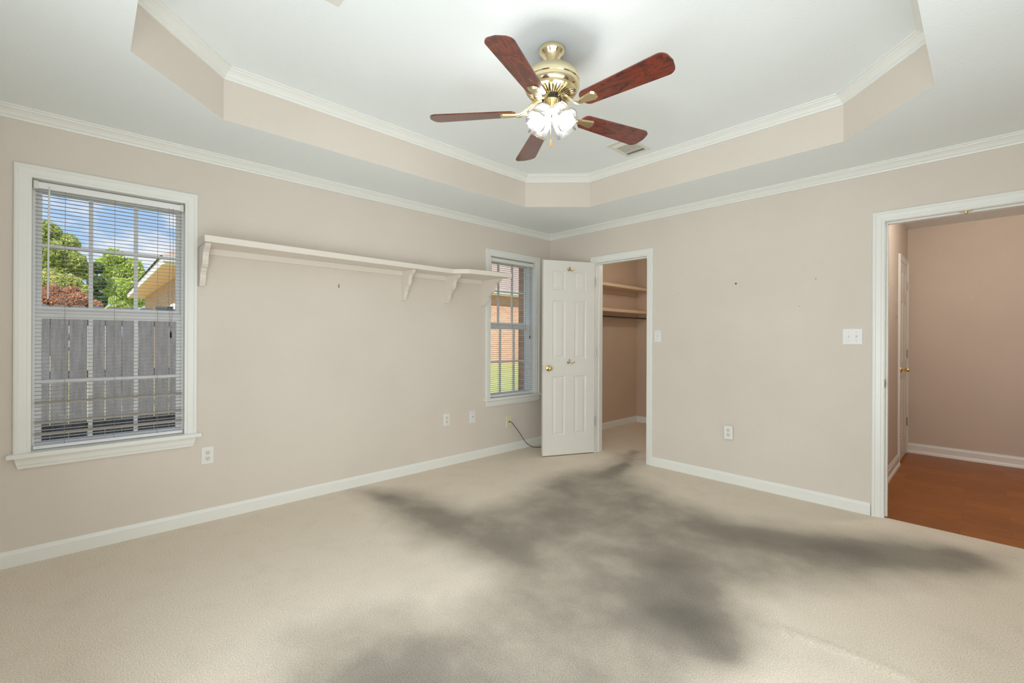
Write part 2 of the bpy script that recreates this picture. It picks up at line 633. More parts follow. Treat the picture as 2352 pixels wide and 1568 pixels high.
# crown mouldings
def crown(z, d=0.06, p=0.064):
    q = [(0, d), (0.010, d), (0.012, d * 0.90), (0.012, d * 0.80), (0.020, d * 0.74), (0.022, d * 0.68), (0.030, d * 0.50),
         (0.041, d * 0.34), (0.052, d * 0.25), (0.054, d * 0.17), (p, d * 0.14), (p, 0.0), (0, 0)]
    return [(o, z - h) for o, h in q]
mb = MB()
mb.sweep([(0, 0), (0, RY), (RX, RY), (RX, 0)], crown(ZC), closed=True)
struct(mb.build('trim_1', 'trim_white'), 'white stepped crown moulding where the walls meet the lower ceiling', 'trim')
mb = MB()
mb.sweep(OCT[::-1], crown(ZT), closed=True)
struct(mb.build('trim_2', 'trim_white'), 'white stepped crown moulding around the top of the ceiling tray', 'trim')

# baseboards
BB = [(0, 0), (0.015, 0), (0.015, 0.066), (0.012, 0.074), (0.008, 0.080), (0.005, 0.086), (0, 0.086)]
def baseb(name, path, label, m='trim_white', prof=BB):
    return struct(MB().sweep(path, prof).build(name, m), label, 'baseboard')
baseb('baseboard_left', [(0, 0), (0, RY)], 'white baseboard along the left wall')
baseb('baseboard_back', [(HX0 - 0.075, 0), (CX1 + 0.062, 0)], 'white baseboard along the back wall between the two openings')
baseb('baseboard_corner', [(CX0 - 0.066, 0), (0.0, 0)], 'white baseboard behind the open closet door')
baseb('baseboard_right', [(RX, RY), (RX, 0)], 'white baseboard along the right wall out of view')
baseb('baseboard_front', [(0, RY), (RX, RY)], 'white baseboard on the wall behind the camera')

# closet shell
KX0, KX1, KY = -0.0, 1.75, 1.955
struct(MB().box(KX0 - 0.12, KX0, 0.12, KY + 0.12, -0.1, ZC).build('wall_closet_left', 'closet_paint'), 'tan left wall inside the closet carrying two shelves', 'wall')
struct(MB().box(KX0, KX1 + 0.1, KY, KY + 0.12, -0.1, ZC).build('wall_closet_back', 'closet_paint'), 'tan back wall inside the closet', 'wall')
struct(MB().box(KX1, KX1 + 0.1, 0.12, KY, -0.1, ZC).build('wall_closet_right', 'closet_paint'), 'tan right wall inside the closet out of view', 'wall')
struct(MB().box(KX0, KX1, 0.12, KY, ZC, ZC + 0.05).build('ceiling_closet', 'ceiling_paint'), 'white ceiling inside the closet', 'ceiling')
struct(MB().box(KX0, KX1, 0.12, 0.128, -0.1, ZC).box(0, 0.001, 0.12, 0.121, 0, 0.001).build('wall_closet_front', 'closet_paint'), 'tan inner face', 'wall') if False else None
baseb('baseboard_closet_left', [(KX0, KY), (KX0, 0.12)], 'white baseboard along the left wall inside the closet')
baseb('baseboard_closet_back', [(KX1, KY), (KX0, KY)], 'white baseboard along the back wall inside the closet')

# hallway shell
AX, AY = 3.0, 2.6
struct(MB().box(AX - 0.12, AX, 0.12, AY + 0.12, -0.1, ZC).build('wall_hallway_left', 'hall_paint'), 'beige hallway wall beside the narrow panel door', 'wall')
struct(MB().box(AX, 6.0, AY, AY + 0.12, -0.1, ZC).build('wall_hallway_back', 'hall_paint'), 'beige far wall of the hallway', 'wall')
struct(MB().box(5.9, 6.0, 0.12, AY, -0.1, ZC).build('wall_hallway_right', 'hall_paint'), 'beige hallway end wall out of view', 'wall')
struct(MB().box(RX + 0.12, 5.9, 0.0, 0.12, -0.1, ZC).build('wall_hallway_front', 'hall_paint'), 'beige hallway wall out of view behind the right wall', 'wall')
struct(MB().box(AX, 5.9, 0.12, AY, ZC, ZC + 0.05).build('ceiling_hallway', 'ceiling_paint'), 'white ceiling of the hallway', 'ceiling')
struct(MB().box(AX, 5.9, 0.02, AY, -0.06, -0.006).build('floor_hallway', 'hall_wood'), 'reddish brown wood plank floor of the hallway', 'floor')
HB = [(0, -0.006), (0.026, -0.006), (0.024, 0.012), (0.016, 0.024), (0.014, 0.026), (0.014, 0.078), (0.010, 0.084), (0.007, 0.100), (0, 0.100)]
baseb('baseboard_hallway_left', [(AX, 1.845), (AX, 0.12)], 'white baseboard with shoe moulding on the short hallway wall', prof=HB)
baseb('baseboard_hallway_back', [(5.9, AY), (AX, AY)], 'white baseboard along the far hallway wall', prof=HB)

# carpet floor with its traffic wear
CAPS = [  # (x0,y0,x1,y1,r0,r1,strength): the most matted spots inside the worn area
    (0.20, -2.38, 0.85, -2.27, 0.08, 0.17, 0.40), (0.85, -2.27, 1.62, -2.22, 0.17, 0.26, 0.50), (0.95, 0.35, 1.15, -0.20, 0.05, 0.07, 0.45),
    (1.15, -0.20, 1.25, -0.62, 0.08, 0.15, 0.62), (2.46, -1.72, 2.66, -2.10, 0.26, 0.32, 0.80), (2.66, -2.10, 2.84, -2.18, 0.28, 0.14, 0.72),
    (2.50, -1.12, 2.66, -1.02, 0.22, 0.24, 0.55), (2.66, -1.02, 3.00, -0.84, 0.24, 0.24, 0.68), (3.00, -0.84, 3.50, -0.42, 0.24, 0.20, 0.66),
    (2.05, -3.30, 2.45, -3.60, 0.40, 0.40, 0.60),
]
WORN = [(0.11, -2.41), (0.44, -2.13), (1.05, -2.03), (1.13, -1.67), (0.91, -0.97), (1.06, -0.37), (0.94, 0.11), (1.15, 0.08), (1.35, -0.46), (1.99, -0.74), (2.46, -0.82), (2.79, -0.62), (3.19, -0.28), (3.66, -0.2), (3.58, -0.54), (3.2, -1.11), (2.93, -1.45), (2.79, -1.74), (2.92, -1.9), (2.92, -2.1), (2.9, -2.3), (2.89, -2.43), (2.99, -2.66), (2.04, -3.68), (1.91, -3.46), (1.92, -3.25), (1.96, -2.93), (1.93, -2.5), (1.74, -2.38), (1.27, -2.53), (0.76, -2.49)]
def worn_inside(x, y):
    """signed distance to the outline of the worn area, positive inside"""
    best, ins, n = 9.0, False, len(WORN)
    for i in range(n):
        (x0, y0), (x1, y1) = WORN[i], WORN[(i + 1) % n]
        dx, dy = x1 - x0, y1 - y0
        t = max(0, min(1, ((x - x0) * dx + (y - y0) * dy) / (dx * dx + dy * dy + 1e-9)))
        best = min(best, math.hypot(x - x0 - t * dx, y - y0 - t * dy))
        if (y0 > y) != (y1 > y) and x < x0 + (y - y0) * dx / (dy if dy else 1e-9):
            ins = not ins
    return best if ins else -best
from mathutils import noise as mnoise
def wear_at(x, y):
    d1 = mnoise.fractal(Vector((x * 1.5, y * 1.5, 3.1)), 1.0, 2.0, 3)
    d2 = mnoise.fractal(Vector((x * 1.5, y * 1.5, 9.7)), 1.0, 2.0, 3)
    x, y = x + 0.055 * d1, y + 0.055 * d2
    e = max(0.0, min(1.0, 0.5 + worn_inside(x, y) / 0.42))
    acc = (0.55 * e * e * (3 - 2 * e)) ** 2.6
    for (x0, y0, x1, y1, r0, r1, s_) in CAPS:
        dx, dy = x1 - x0, y1 - y0
        t = max(0, min(1, ((x - x0) * dx + (y - y0) * dy) / (dx * dx + dy * dy)))
        d = math.hypot(x - x0 - t * dx, y - y0 - t * dy)
        r = (r0 + (r1 - r0) * t) * 1.45
        w = max(0.0, 1.0 - (d / r) ** 2) ** 1.6
        acc += (s_ * w) ** 2.6
    return min(1.0, 0.98 * acc ** (1 / 2.6)) * (0.94 + 0.20 * mnoise.fractal(Vector((x * 3.0, y * 3.0, 5.5)), 1.0, 2.0, 3))
def grid_floor(name, x0, x1, y0, y1, st, label):
    nx, ny = int(round((x1 - x0) / st)), int(round((y1 - y0) / st))
    vs, fs = [], []
    for j in range(ny + 1):
        for i in range(nx + 1):
            x, y = x0 + (x1 - x0) * i / nx, y0 + (y1 - y0) * j / ny
            z = 0.0
            if 2.95 < x < 3.75:            # ripple where the carpet has stretched loose
                dd = abs(y + 1.852 + 0.015 * math.sin(x * 9))
                z += 0.006 * math.exp(-(dd / 0.022) ** 2) * min(1, (x - 2.95) / 0.12) * min(1, (3.75 - x) / 0.3)
            vs.append((x, y, z))
    for j in range(ny):
        for i in range(nx):
            a = j * (nx + 1) + i
            fs.append((a, a + 1, a + nx + 2, a + nx + 1))
    me = bpy.data.meshes.new(name)
    me.from_pydata(vs, [], fs)
    at = me.attributes.new('wear', 'FLOAT', 'POINT')
    for i, v in enumerate(vs):
        at.data[i].value = wear_at(v[0], v[1])
    me.materials.append(MATS['carpet'])
    for p_ in me.polygons:
        p_.use_smooth = True
    o = bpy.data.objects.new(name, me)
    COL.objects.link(o)
    return struct(o, label, 'floor')
grid_floor('floor', 0.0, RX, RY, 0.02, 0.025, 'cream carpet with grey traffic stains over the bedroom floor')
grid_floor('floor_closet', KX0, KX1, 0.02, KY, 0.05, 'cream carpet continuing inside the closet')

# ------------------------------------------------------------------ casings
CAS = [(0, 0), (0.062, 0), (0.062, 0.016), (0.056, 0.018), (0.046, 0.018), (0.043, 0.014), (0.030, 0.013), (0.016, 0.012), (0.012, 0.009), (0, 0.008)]
def casing_u(mb, a0, a1, z0, z1, place, w=1.0, bottom=False):
    """casing around an opening a0..a1 (along wall) up to z1: mitred legs and head. place(a, z, t) -> xyz. profile offset grows outward"""
    prof = [(u * w, t) for u, t in CAS]
    def pt(corner, u, t):
        if corner == 0: return place(a0 - u, z0, t)
        if corner == 1: return place(a0 - u, z1 + u, t)
        if corner == 2: return place(a1 + u, z1 + u, t)
        return place(a1 + u, z0, t)
    rings = [[mb._v(pt(c, u, t)) for u, t in prof] for c in range(4)]
    k = len(prof)
    for a, b in zip(rings, rings[1:]):
        for j in range(k):
            mb.bm.faces.new((a[j], a[(j + 1) % k], b[(j + 1) % k], b[j]))
    mb.bm.faces.new(rings[0][::-1])
    mb.bm.faces.new(rings[-1])
    return mb

# ------------------------------------------------------------------ windows on the left wall
def window(idx, yc, label):
    r = sroot('window_%d' % idx, label, 'window', (0, yc, 0))
    A, Z0, Z1 = OH, WZ0, WZ1
    casing_u(MB(), -A, A, Z0, Z1, lambda a, z, t: (t, a, z), 1.06).build('casing', 'trim_white', r)
    mb = MB()
    mb.box(-0.07, 0.0, -A - 0.012, -A, Z0, Z1).box(-0.07, 0.0, A, A + 0.012, Z0, Z1).box(-0.07, 0.0, -A - 0.012, A + 0.012, Z1, Z1 + 0.012)
    mb.build('jamb', 'trim_white', r)
    mb = MB()
    mb.box(-0.09, 0.001, -A - 0.012, A + 0.012, Z0 - 0.022, Z0)
    mb.box(0.0005, 0.048, -A - 0.087, A + 0.087, Z0 - 0.022, Z0)
    mb.build('sill', 'trim_white', r, 0.003)
    mb = MB()
    za, zb = Z0 - 0.085, Z0 - 0.022
    ap = [(0.0, za), (0.014, za), (0.016, za + 0.016), (0.020, za + 0.020), (0.022, za + 0.045), (0.030, zb), (0.0, zb)]
    mb.prism(ap, lambda q: (q[0], -A - 0.062 + (zb - q[1]) * 0.22, q[1]), lambda q: (q[0], A + 0.062 - (zb - q[1]) * 0.22, q[1]))
    mb.build('apron', 'trim_white', r)
    # vinyl frame
    f = 0.012
    mb = MB()
    mb.box(-0.165, -0.07, -A, -A + f, Z0, Z1).box(-0.165, -0.07, A - f, A, Z0, Z1)
    mb.box(-0.165, -0.07, -A + f, A - f, Z1 - f, Z1).box(-0.165, -0.07, -A + f, A - f, Z0, Z0 + f)
    mb.build('window_frame', 'window_vinyl', r)
    def sash(nm, x0, x1, z0, z1, st, tr, brl, mz):
        s_ = A - f
        mb = MB()
        mb.box(x0, x1, -s_, -s_ + st, z0, z1).box(x0, x1, s_ - st, s_, z0, z1)
        mb.box(x0, x1, -s_ + st, s_ - st, z1 - tr, z1).box(x0, x1, -s_ + st, s_ - st, z0, z0 + brl)
        so = mb.build(nm, 'window_vinyl', r, 0.002)
        xm = (x0 + x1) / 2
        g_ = s_ - st
        mu_ = MB()
        for k in (-1, 1):
            mu_.box(xm - 0.008, xm + 0.008, k * 0.105 - 0.010, k * 0.105 + 0.010, z0 + brl, z1 - tr)
        mu_.box(xm - 0.0079, xm + 0.0079, -g_, g_, mz - 0.010, mz + 0.010)
        mu_.build('muntin', 'window_vinyl', so)
        MB().box(xm - 0.003, xm + 0.003, -g_ - 0.004, g_ + 0.004, z0 + brl - 0.004, z1 - tr + 0.004).build('glass_pane', 'window_glass', so)
        return so
    sash('upper_sash', -0.158, -0.130, 1.372, Z1 - f, 0.020, 0.038, 0.040, 1.762)
    sash('lower_sash', -0.126, -0.094, Z0 + f, 1.386, 0.022, 0.046, 0.022, 0.977)
    return r
window(1, W1Y, 'white two-sash window at the left end of the wall, nearest the camera')
window(2, W2Y, 'white two-sash window in the far corner beside the open closet door')

# window blinds
def blind(yc, label, wand_off, flips):
    r = thing('window_blind', label, 'blind', (-0.038, yc, 0), 0, 'mini blinds in the two windows')
    hw = OH - 0.006
    z1 = WZ1 - 0.012
    mb = MB()
    mb.box(-0.014, 0.014, -hw, hw, z1 - 0.036, z1)
    mb.box(0.0142, 0.017, -hw + 0.02, hw - 0.02, z1 - 0.036, z1 - 0.030)
    hd = mb.build('headrail', 'blind_rail', r, 0.002)
    for k in (-1, 1):
        MB().box(-0.0165, 0.0175, k * hw - 0.001 - (0.016 if k > 0 else -0.0), k * hw + 0.001 + (0.016 if k < 0 else 0.0), z1 - 0.040, z1 + 0.004).build('end_bracket', 'vent_white', hd)
    mb = MB()
    z = z1 - 0.052
    n = 0
    sl = hw - 0.004
    while z > WZ0 + 0.032:
        ang = 0.05
        if n in flips:
            ang = 0.62
        ca, sa = math.cos(ang), math.sin(ang)
        pts = []
        for u in (-0.0125, -0.006, 0.0, 0.006, 0.0125):
            c_ = 0.0016 * (1 - (u / 0.0125) ** 2)
            pts.append((u * ca, z - u * sa + c_))
        for (xa, za), (xb, zb) in zip(pts, pts[1:]):
            v = [mb._v(p) for p in ((xa, -sl, za), (xb, -sl, zb), (xb, sl, zb), (xa, sl, za), (xa, -sl, za - 0.0008), (xb, -sl, zb - 0.0008), (xb, sl, zb - 0.0008), (xa, sl, za - 0.0008))]
            mb.bm.faces.new((v[0], v[1], v[2], v[3]))
            mb.bm.faces.new((v[7], v[6], v[5], v[4]))
            mb.bm.faces.new((v[0], v[4], v[5], v[1]))
            mb.bm.faces.new((v[2], v[6], v[7], v[3]))
            mb.bm.faces.new((v[1], v[5], v[6], v[2]))
            mb.bm.faces.new((v[3], v[7], v[4], v[0]))
        z -= 0.0219
        n += 1
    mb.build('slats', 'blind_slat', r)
    MB().box(-0.012, 0.012, -hw, hw, WZ0 + 0.006, WZ0 + 0.022).build('bottom_rail', 'blind_rail', r, 0.003)
    for yo in (-0.213, 0.0, 0.205):
        MB().tube([(0.0135, yo, z1 - 0.03), (0.0135, yo, WZ0 + 0.02)], 0.0011, 5).build('ladder_cord', 'blind_cord', r)
    mb = MB()
    mb.tube([(0.020, wand_off, z1 - 0.02), (0.026, wand_off, z1 - 0.05), (0.026, wand_off - 0.004, 1.45)], [0.002, 0.0042, 0.0042], 8)
    mb.build('tilt_wand', 'wand_clear', r)
    c = MB()
    c.tube([(0.018, 0.262, z1 - 0.03), (0.022, 0.268, 1.75), (0.022, 0.258, 1.52), (0.022, 0.272, 1.27)], 0.0013, 5)
    c.tube([(0.018, 0.282, z1 - 0.03), (0.022, 0.283, 1.75), (0.022, 0.279, 1.40), (0.022, 0.272, 1.27)], 0.0013, 5)
    co = c.build('lift_cord', 'blind_cord', r)
    MB().lathe([(0.002, 1.275), (0.005, 1.268), (0.006, 1.245), (0.004, 1.232)], 10, Matrix.Translation((0.022, 0.272, 0))).build('cord_tassel', 'black_metal', co)
    return r
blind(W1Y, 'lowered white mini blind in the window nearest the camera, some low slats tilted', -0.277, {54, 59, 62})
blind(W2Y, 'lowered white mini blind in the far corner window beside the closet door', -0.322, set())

# security sticker on the upper pane of the near window
def text_mesh(body, size, name, m, parent, M):
    cu = bpy.data.curves.new(name, 'FONT')
    cu.body = body
    cu.size = size
    cu.align_x = 'CENTER'
    cu.align_y = 'CENTER'
    cu.extrude = 0.0002
    to = bpy.data.objects.new(name + '_tmp', cu)
    COL.objects.link(to)
    dg = bpy.context.evaluated_depsgraph_get()
    me = bpy.data.meshes.new_from_object(to.evaluated_get(dg))
    bpy.data.objects.remove(to)
    me.transform(M)
    me.materials.clear()
    me.materials.append(MATS[m])
    o = bpy.data.objects.new(name, me)
    COL.objects.link(o)
    o.parent = parent
    return o
st = thing('window_sticker', 'small navy and grey sticker in the lower corner of the near window pane', 'sticker', (-0.1395, 0, 0))
SY0, SY1 = -3.705, -3.612
zb = 1.4135
MB().box(0, 0.0006, SY0, SY1 - 0.030, zb + 0.012, zb + 0.028).build('upper_strip', 'sticker_gray', st)
MB().box(0, 0.0006, SY0, SY1 - 0.030, zb, zb + 0.012).build('text_band', 'sticker_teal', st)
MB().box(0, 0.0006, SY1 - 0.030, SY1, zb, zb + 0.028).build('badge', 'sticker_navy', st)
RT = Matrix(((0, 0, 1, 0.0009), (1, 0, 0, 0), (0, 1, 0, 0), (0, 0, 0, 1)))
text_mesh('PROTECTED BY', 0.0088, 'lettering', 'sticker_letter', st, Matrix.Translation((0, (SY0 + SY1 - 0.030) / 2, zb + 0.006)) @ RT)
text_mesh('ADT', 0.013, 'lettering', 'sticker_letter', st, Matrix.Translation((0, SY1 - 0.015, zb + 0.013)) @ RT)

# ------------------------------------------------------------------ door openings in the back wall
def doorway(idx, x0, x1, label, deep=0.12):
    mb = MB()
    casing_u(mb, x0 - 0.005, x1 + 0.005, 0.0, DZ + 0.006, lambda a, z, t: (a, -t, z), 1.0)
    struct(mb.build('trim_%d' % idx, 'trim_white'), label + ' casing', 'trim')
    mb = MB()
    mb.box(x0 - 0.02, x0, 0.0, deep, 0, DZ).box(x1, x1 + 0.02, 0.0, deep, 0, DZ).box(x0 - 0.02, x1 + 0.02, 0.0, deep, DZ, DZ + 0.02)
    mb.box(x0, x0 + 0.011, 0.045, 0.085, 0, DZ).box(x1 - 0.011, x1, 0.045, 0.085, 0, DZ).box(x0 + 0.011, x1 - 0.011, 0.045, 0.085, DZ - 0.011, DZ)
    struct(mb.build('trim_%d' % (idx + 1), 'trim_white'), label + ' jamb with door stop', 'trim')
doorway(3, CX0, CX1, 'white closet opening')
doorway(5, HX0, HX1, 'white hallway opening')

# six panel door leaf in local coordinates: x from hinge to latch, face at y=0, thickness to -y
def six_panel(wd, ht, th=0.035, both=True):
    k = wd / 0.601
    px = [(0.103 * k, 0.243 * k), (0.349 * k, 0.497 * k)]
    pz = [(0.206, 0.832), (1.010, 1.628), (1.735, 1.943)]
    xs = [0.0] + [v for p in px for v in p] + [wd]
    zs = [0.0] + [v for p in pz for v in p] + [ht]
    mb = MB()
    for side in ((0.0, -1.0), (-th, 1.0)):
        y0, sg = side
        for i in range(len(xs) - 1):
            for j in range(len(zs) - 1):
                x0, x1, z0, z1 = xs[i], xs[i + 1], zs[j], zs[j + 1]
                if (i % 2 == 1) and (j % 2 == 1):
                    rings = []
                    for ins, dep in ((0, 0), (0.004, 0.003), (0.011, 0.0075), (0.018, 0.0075), (0.040, 0.0015)):
                        rings.append([(x0 + ins, y0 + sg * dep, z0 + ins), (x1 - ins, y0 + sg * dep, z0 + ins), (x1 - ins, y0 + sg * dep, z1 - ins), (x0 + ins, y0 + sg * dep, z1 - ins)])
                    for a, b in zip(rings, rings[1:]):
                        for q in range(4):
                            mb.face([a[q], a[(q + 1) % 4], b[(q + 1) % 4], b[q]])
                    mb.face(rings[-1])
                else:
                    mb.face([(x0, y0, z0), (x1, y0, z0), (x1, y0, z1), (x0, y0, z1)])
    mb.face([(0, 0, 0), (0, -th, 0), (0, -th, ht), (0, 0, ht)])
    mb.face([(wd, 0, 0), (wd, -th, 0), (wd, -th, ht), (wd, 0, ht)])
    mb.face([(0, 0, 0), (wd, 0, 0), (wd, -th, 0), (0, -th, 0)])
    mb.face([(0, 0, ht), (wd, 0, ht), (wd, -th, ht), (0, -th, ht)])
    bmesh.ops.remove_doubles(mb.bm, verts=mb.bm.verts, dist=1e-5)
    return mb
KNOB = [(0.0, 0.068), (0.012, 0.068), (0.018, 0.064), (0.021, 0.054), (0.020, 0.044), (0.014, 0.034), (0.010, 0.026), (0.011, 0.018), (0.018, 0.013), (0.030, 0.009), (0.033, 0.004), (0.033, 0.0), (0.0, 0.0)]
def knob(parent, x, z, y=0.0, sg=1):
    M = Matrix.Translation((x, y, z)) @ Matrix.Rotation(-PI / 2 * sg, 4, 'X')
    return MB().lathe(KNOB[::-1], 24, M).build('door_knob', 'knob_gold', parent, smooth=True)
def hinge(parent, x, z, y, nm='hinge', m='steel'):
    mb = MB()
    mb.box(x - 0.001, x + 0.001, y - 0.030, y + 0.002, z - 0.045, z + 0.045)
    mb.tube([(x - 0.004, y + 0.004, z - 0.047), (x - 0.004, y + 0.004, z + 0.047)], 0.0055, 8)
    return mb.build(nm, m, parent)
ang = math.atan2(-0.904, -0.429)
door = sroot('door_1', 'white six-panel closet door standing open in front of the corner', 'door', (0.689, -0.036, 0.012), ang)
six_panel(0.601, 2.048).build('door_leaf', 'door_white', door)
knob(door, 0.541, 0.915, 0.0, 1)
knob(door, 0.541, 0.915, -0.035, -1)
MB().box(0.6005, 0.602, -0.028, -0.007, 0.890, 0.945).box(0.601, 0.612, -0.022, -0.013, 0.910, 0.925).build('latch_bolt', 'steel', door)
for z in (1.838, 1.075, 0.337):
    hinge(door, -0.002, z, 0.0)

# double coat hooks screwed to the door face
def coat_hook(z, label):
    r = thing('coat_hook', label, 'hook', (0.689, -0.036, 0.012), ang, 'brass double hooks on the closet door')
    x = 0.300
    MB().lathe([(0.0, 0.005), (0.008, 0.005), (0.011, 0.003), (0.012, 0.0)], 16, Matrix.Translation((x, 0.0005, z)) @ Matrix.Rotation(-PI / 2, 4, 'X') @ Matrix.Diagonal((0.8, 1.5, 1, 1))).build('back_plate', 'old_brass', r, smooth=True)
    for s_ in (-1, 1):
        pts = [(x, 0.004, z - 0.010), (x + s_ * 0.010, 0.012, z - 0.024), (x + s_ * 0.024, 0.024, z - 0.030), (x + s_ * 0.036, 0.034, z - 0.022), (x + s_ * 0.042, 0.038, z - 0.010)]
        MB().tube(pts, [0.005, 0.0042, 0.0036, 0.0036, 0.005], 8).build('hook_arm', 'old_brass', r, smooth=True)
    return r
coat_hook(1.972, 'small brass double hook on the closet door, the upper of two')
coat_hook(0.993, 'small brass double hook on the closet door, the lower of two beside the knob')

# hallway door, closed, in the hallway's left wall
d2 = sroot('door_2', 'narrow white six-panel door with brass knob at the far end of the hallway', 'door', (AX + 0.006, 2.485, 0.008), -PI / 2)
six_panel(0.575, 2.03).build('door_leaf', 'door_white', d2)
knob(d2, 0.50, 0.93, 0.0, 1)
for z in (1.82, 1.08, 0.34):
    mb = MB()
    mb.tube([(-0.004, 0.006, z - 0.045), (-0.004, 0.006, z + 0.045)], 0.006, 8)
    mb.box(-0.018, 0.012, 0.0005, 0.003, z - 0.044, z + 0.044)
    mb.build('hinge', 'steel', d2)
mb = MB()
casing_u(mb, 1.905, 2.490, 0.0, 2.042, lambda a, z, t: (AX + t, a, z), 0.95)
struct(mb.build('trim_7', 'trim_white'), 'white casing around the narrow hallway door', 'trim')

# ------------------------------------------------------------------ wall shelf
sh = thing('wall_shelf', 'long cream display shelf on scrolled brackets along the left wall', 'shelf', (0, 0, 0))
zt, zbm = 1.874, 1.834
plan = [(0.0005, -3.503), (0.272, -3.503), (0.222, -1.578), (0.338, -1.478), (0.40, -1.004), (0.0005, -1.004)]
mb = MB()
mb.prism(plan, lambda q: (q[0], q[1], zbm), lambda q: (q[0], q[1], zt))
mb.build('shelf_board', 'shelf_paint', sh, 0.002)
MB().box(0.0005, 0.019, -3.47, -1.065, 1.792, zbm - 0.0005).build('cleat', 'shelf_paint', sh)
def bracket(y, dep):
    h = 0.258
    pr = [(0.0005, zbm - 0.001), (dep, zbm - 0.001), (dep, zbm - 0.014), (dep * 0.93, zbm - 0.026), (dep * 0.83, zbm - 0.036), (dep * 0.74, zbm - 0.050),
          (dep * 0.68, zbm - 0.072), (dep * 0.66, zbm - 0.098), (dep * 0.61, zbm - 0.122), (dep * 0.53, zbm - 0.138), (dep * 0.45, zbm - 0.146), (dep * 0.42, zbm - 0.150), (dep * 0.42, zbm - 0.160),
          (dep * 0.36, zbm - 0.168), (dep * 0.31, zbm - 0.184), (dep * 0.29, zbm - 0.206), (dep * 0.25, zbm - 0.228), (dep * 0.16, zbm - h), (0.0005, zbm - h)]
    mb = MB()
    mb.prism(pr, lambda q: (q[0], y - 0.016, q[1]), lambda q: (q[0], y + 0.016, q[1]))
    mb.build('bracket', 'shelf_paint', sh, 0.0015)
bracket(-3.478, 0.225)
bracket(-1.972, 0.190)
bracket(-1.507, 0.225)
bracket(-1.045, 0.290)

# ------------------------------------------------------------------ electrical plates
def frame_on(wall, a, z):
    """matrix for plate coordinates: x along wall (right as seen from the room), y up, z out of the wall"""
    if wall == 'L':
        return Matrix.Translation((0.0, a, z)) @ Matrix(((0, 0, 1, 0), (1, 0, 0, 0), (0, 1, 0, 0), (0, 0, 0, 1)))
    return Matrix.Translation((a, 0.0, z)) @ Matrix(((1, 0, 0, 0), (0, 0, -1, 0), (0, 1, 0, 0), (0, 0, 0, 1)))
def plate_root(name, wall, a, z, label, cat, group=None, tilt=0.0, off=0.0, yaw=0.0):
    r = thing(name, label, cat, (0, 0, 0), 0, group)
    r.matrix_world = frame_on(wall, a, z) @ Matrix.Translation((0, 0, off + 0.0003)) @ Matrix.Rotation(tilt, 4, 'Z') @ Matrix.Rotation(yaw, 4, 'Y')
    return r
def plate(r, w, h, m, t=0.006):
    mb = MB()
    prof = [(0, 0), (0, t * 0.6), (0.003, t)]
    rings = [[(sx * (w / 2 - i), sy * (h / 2 - i), zz) for sx, sy in ((-1, -1), (1, -1), (1, 1), (-1, 1))] for i, zz in prof]
    for a, b in zip(rings, rings[1:]):
        for q in range(4):
            mb.face([a[q], a[(q + 1) % 4], b[(q + 1) % 4], b[q]])
    mb.face(rings[-1])
    mb.face(rings[0])
    bmesh.ops.remove_doubles(mb.bm, verts=mb.bm.verts, dist=1e-5)
    return mb.build('cover_plate', m, r)
def screw(r, x, y, z, m='steel', rad=0.0035):
    MB().lathe([(rad, 0), (rad * 0.8, 0.0012), (0.0, 0.0016)], 10, Matrix.Translation((x, y, z))).build('screw', m, r)
def receptacle(r, y, z):
    mb = MB()
    pts = []
    for i in range(24):
        a = 2 * PI * i / 24
        pts.append((0.0172 * math.cos(a), max(-0.0142, min(0.0142, 0.0172 * math.sin(a)))))
    mb.prism(pts, lambda q: (q[0], q[1] + y, z), lambda q: (q[0], q[1] + y, z + 0.0022))
    o = mb.build('receptacle', 'receptacle_cream', r)
    mb = MB()
    mb.box(-0.0078, -0.0054, y + 0.000, y + 0.0085, z + 0.0018, z + 0.0026)
    mb.box(0.0056, 0.0078, y + 0.001, y + 0.0078, z + 0.0018, z + 0.0026)
    mb.lathe([(0.0026, z + 0.0018), (0.0026, z + 0.0027)], 12, Matrix.Translation((0, y - 0.0075, 0)))
    mb.build('slots', 'dark_hole', o)
def outlet(wall, a, z, label, w=0.071, h=0.115, **kw):
    r = plate_root('wall_outlet', wall, a, z, label, 'outlet', 'duplex wall outlets', **kw)
    plate(r, w, h, 'plate_white')
    receptacle(r, 0.0195, 0.0058)
    receptacle(r, -0.0195, 0.0058)
    screw(r, 0, 0, 0.006, 'plate_white', 0.003)
    return r
outlet('L', -3.439, 0.442, 'white duplex outlet below the shelf, just right of the near window')
outlet('L', -1.490, 0.445, 'white duplex outlet left of the coaxial plate under the far end of the shelf')
ob = outlet('B', 2.080, 0.436, 'loose white duplex outlet hanging crooked on the back wall', tilt=0.035, off=0.014, yaw=0.12)
MB().box(-0.026, 0.030, -0.044, 0.044, -0.010, -0.0005).build('device_body', 'drywall_edge', ob)

r = plate_root('coaxial_plate', 'L', -1.172, 0.437, 'white plate with one small coaxial jack between outlet and ivory plate', 'wall plate')
plate(r, 0.071, 0.125, 'plate_white')
for y in (0.042, -0.042):
    screw(r, 0, y, 0.006, 'old_brass', 0.0032)
MB().lathe([(0.006, 0.006), (0.006, 0.009), (0.0045, 0.009), (0.0045, 0.017), (0, 0.017)], 12).build('jack', 'steel', r)
r = plate_root('cable_plate', 'L', -0.664, 0.322, 'ivory wall plate with a black cable coming out of it', 'wall plate')
plate(r, 0.072, 0.125, 'plate_ivory')
for y in (0.042, -0.042):
    screw(r, 0, y, 0.006, 'dark_hole', 0.0036)
MB().lathe([(0.007, 0.006), (0.007, 0.010), (0.005, 0.011), (0, 0.011)], 12).build('bushing', 'dark_hole', r)
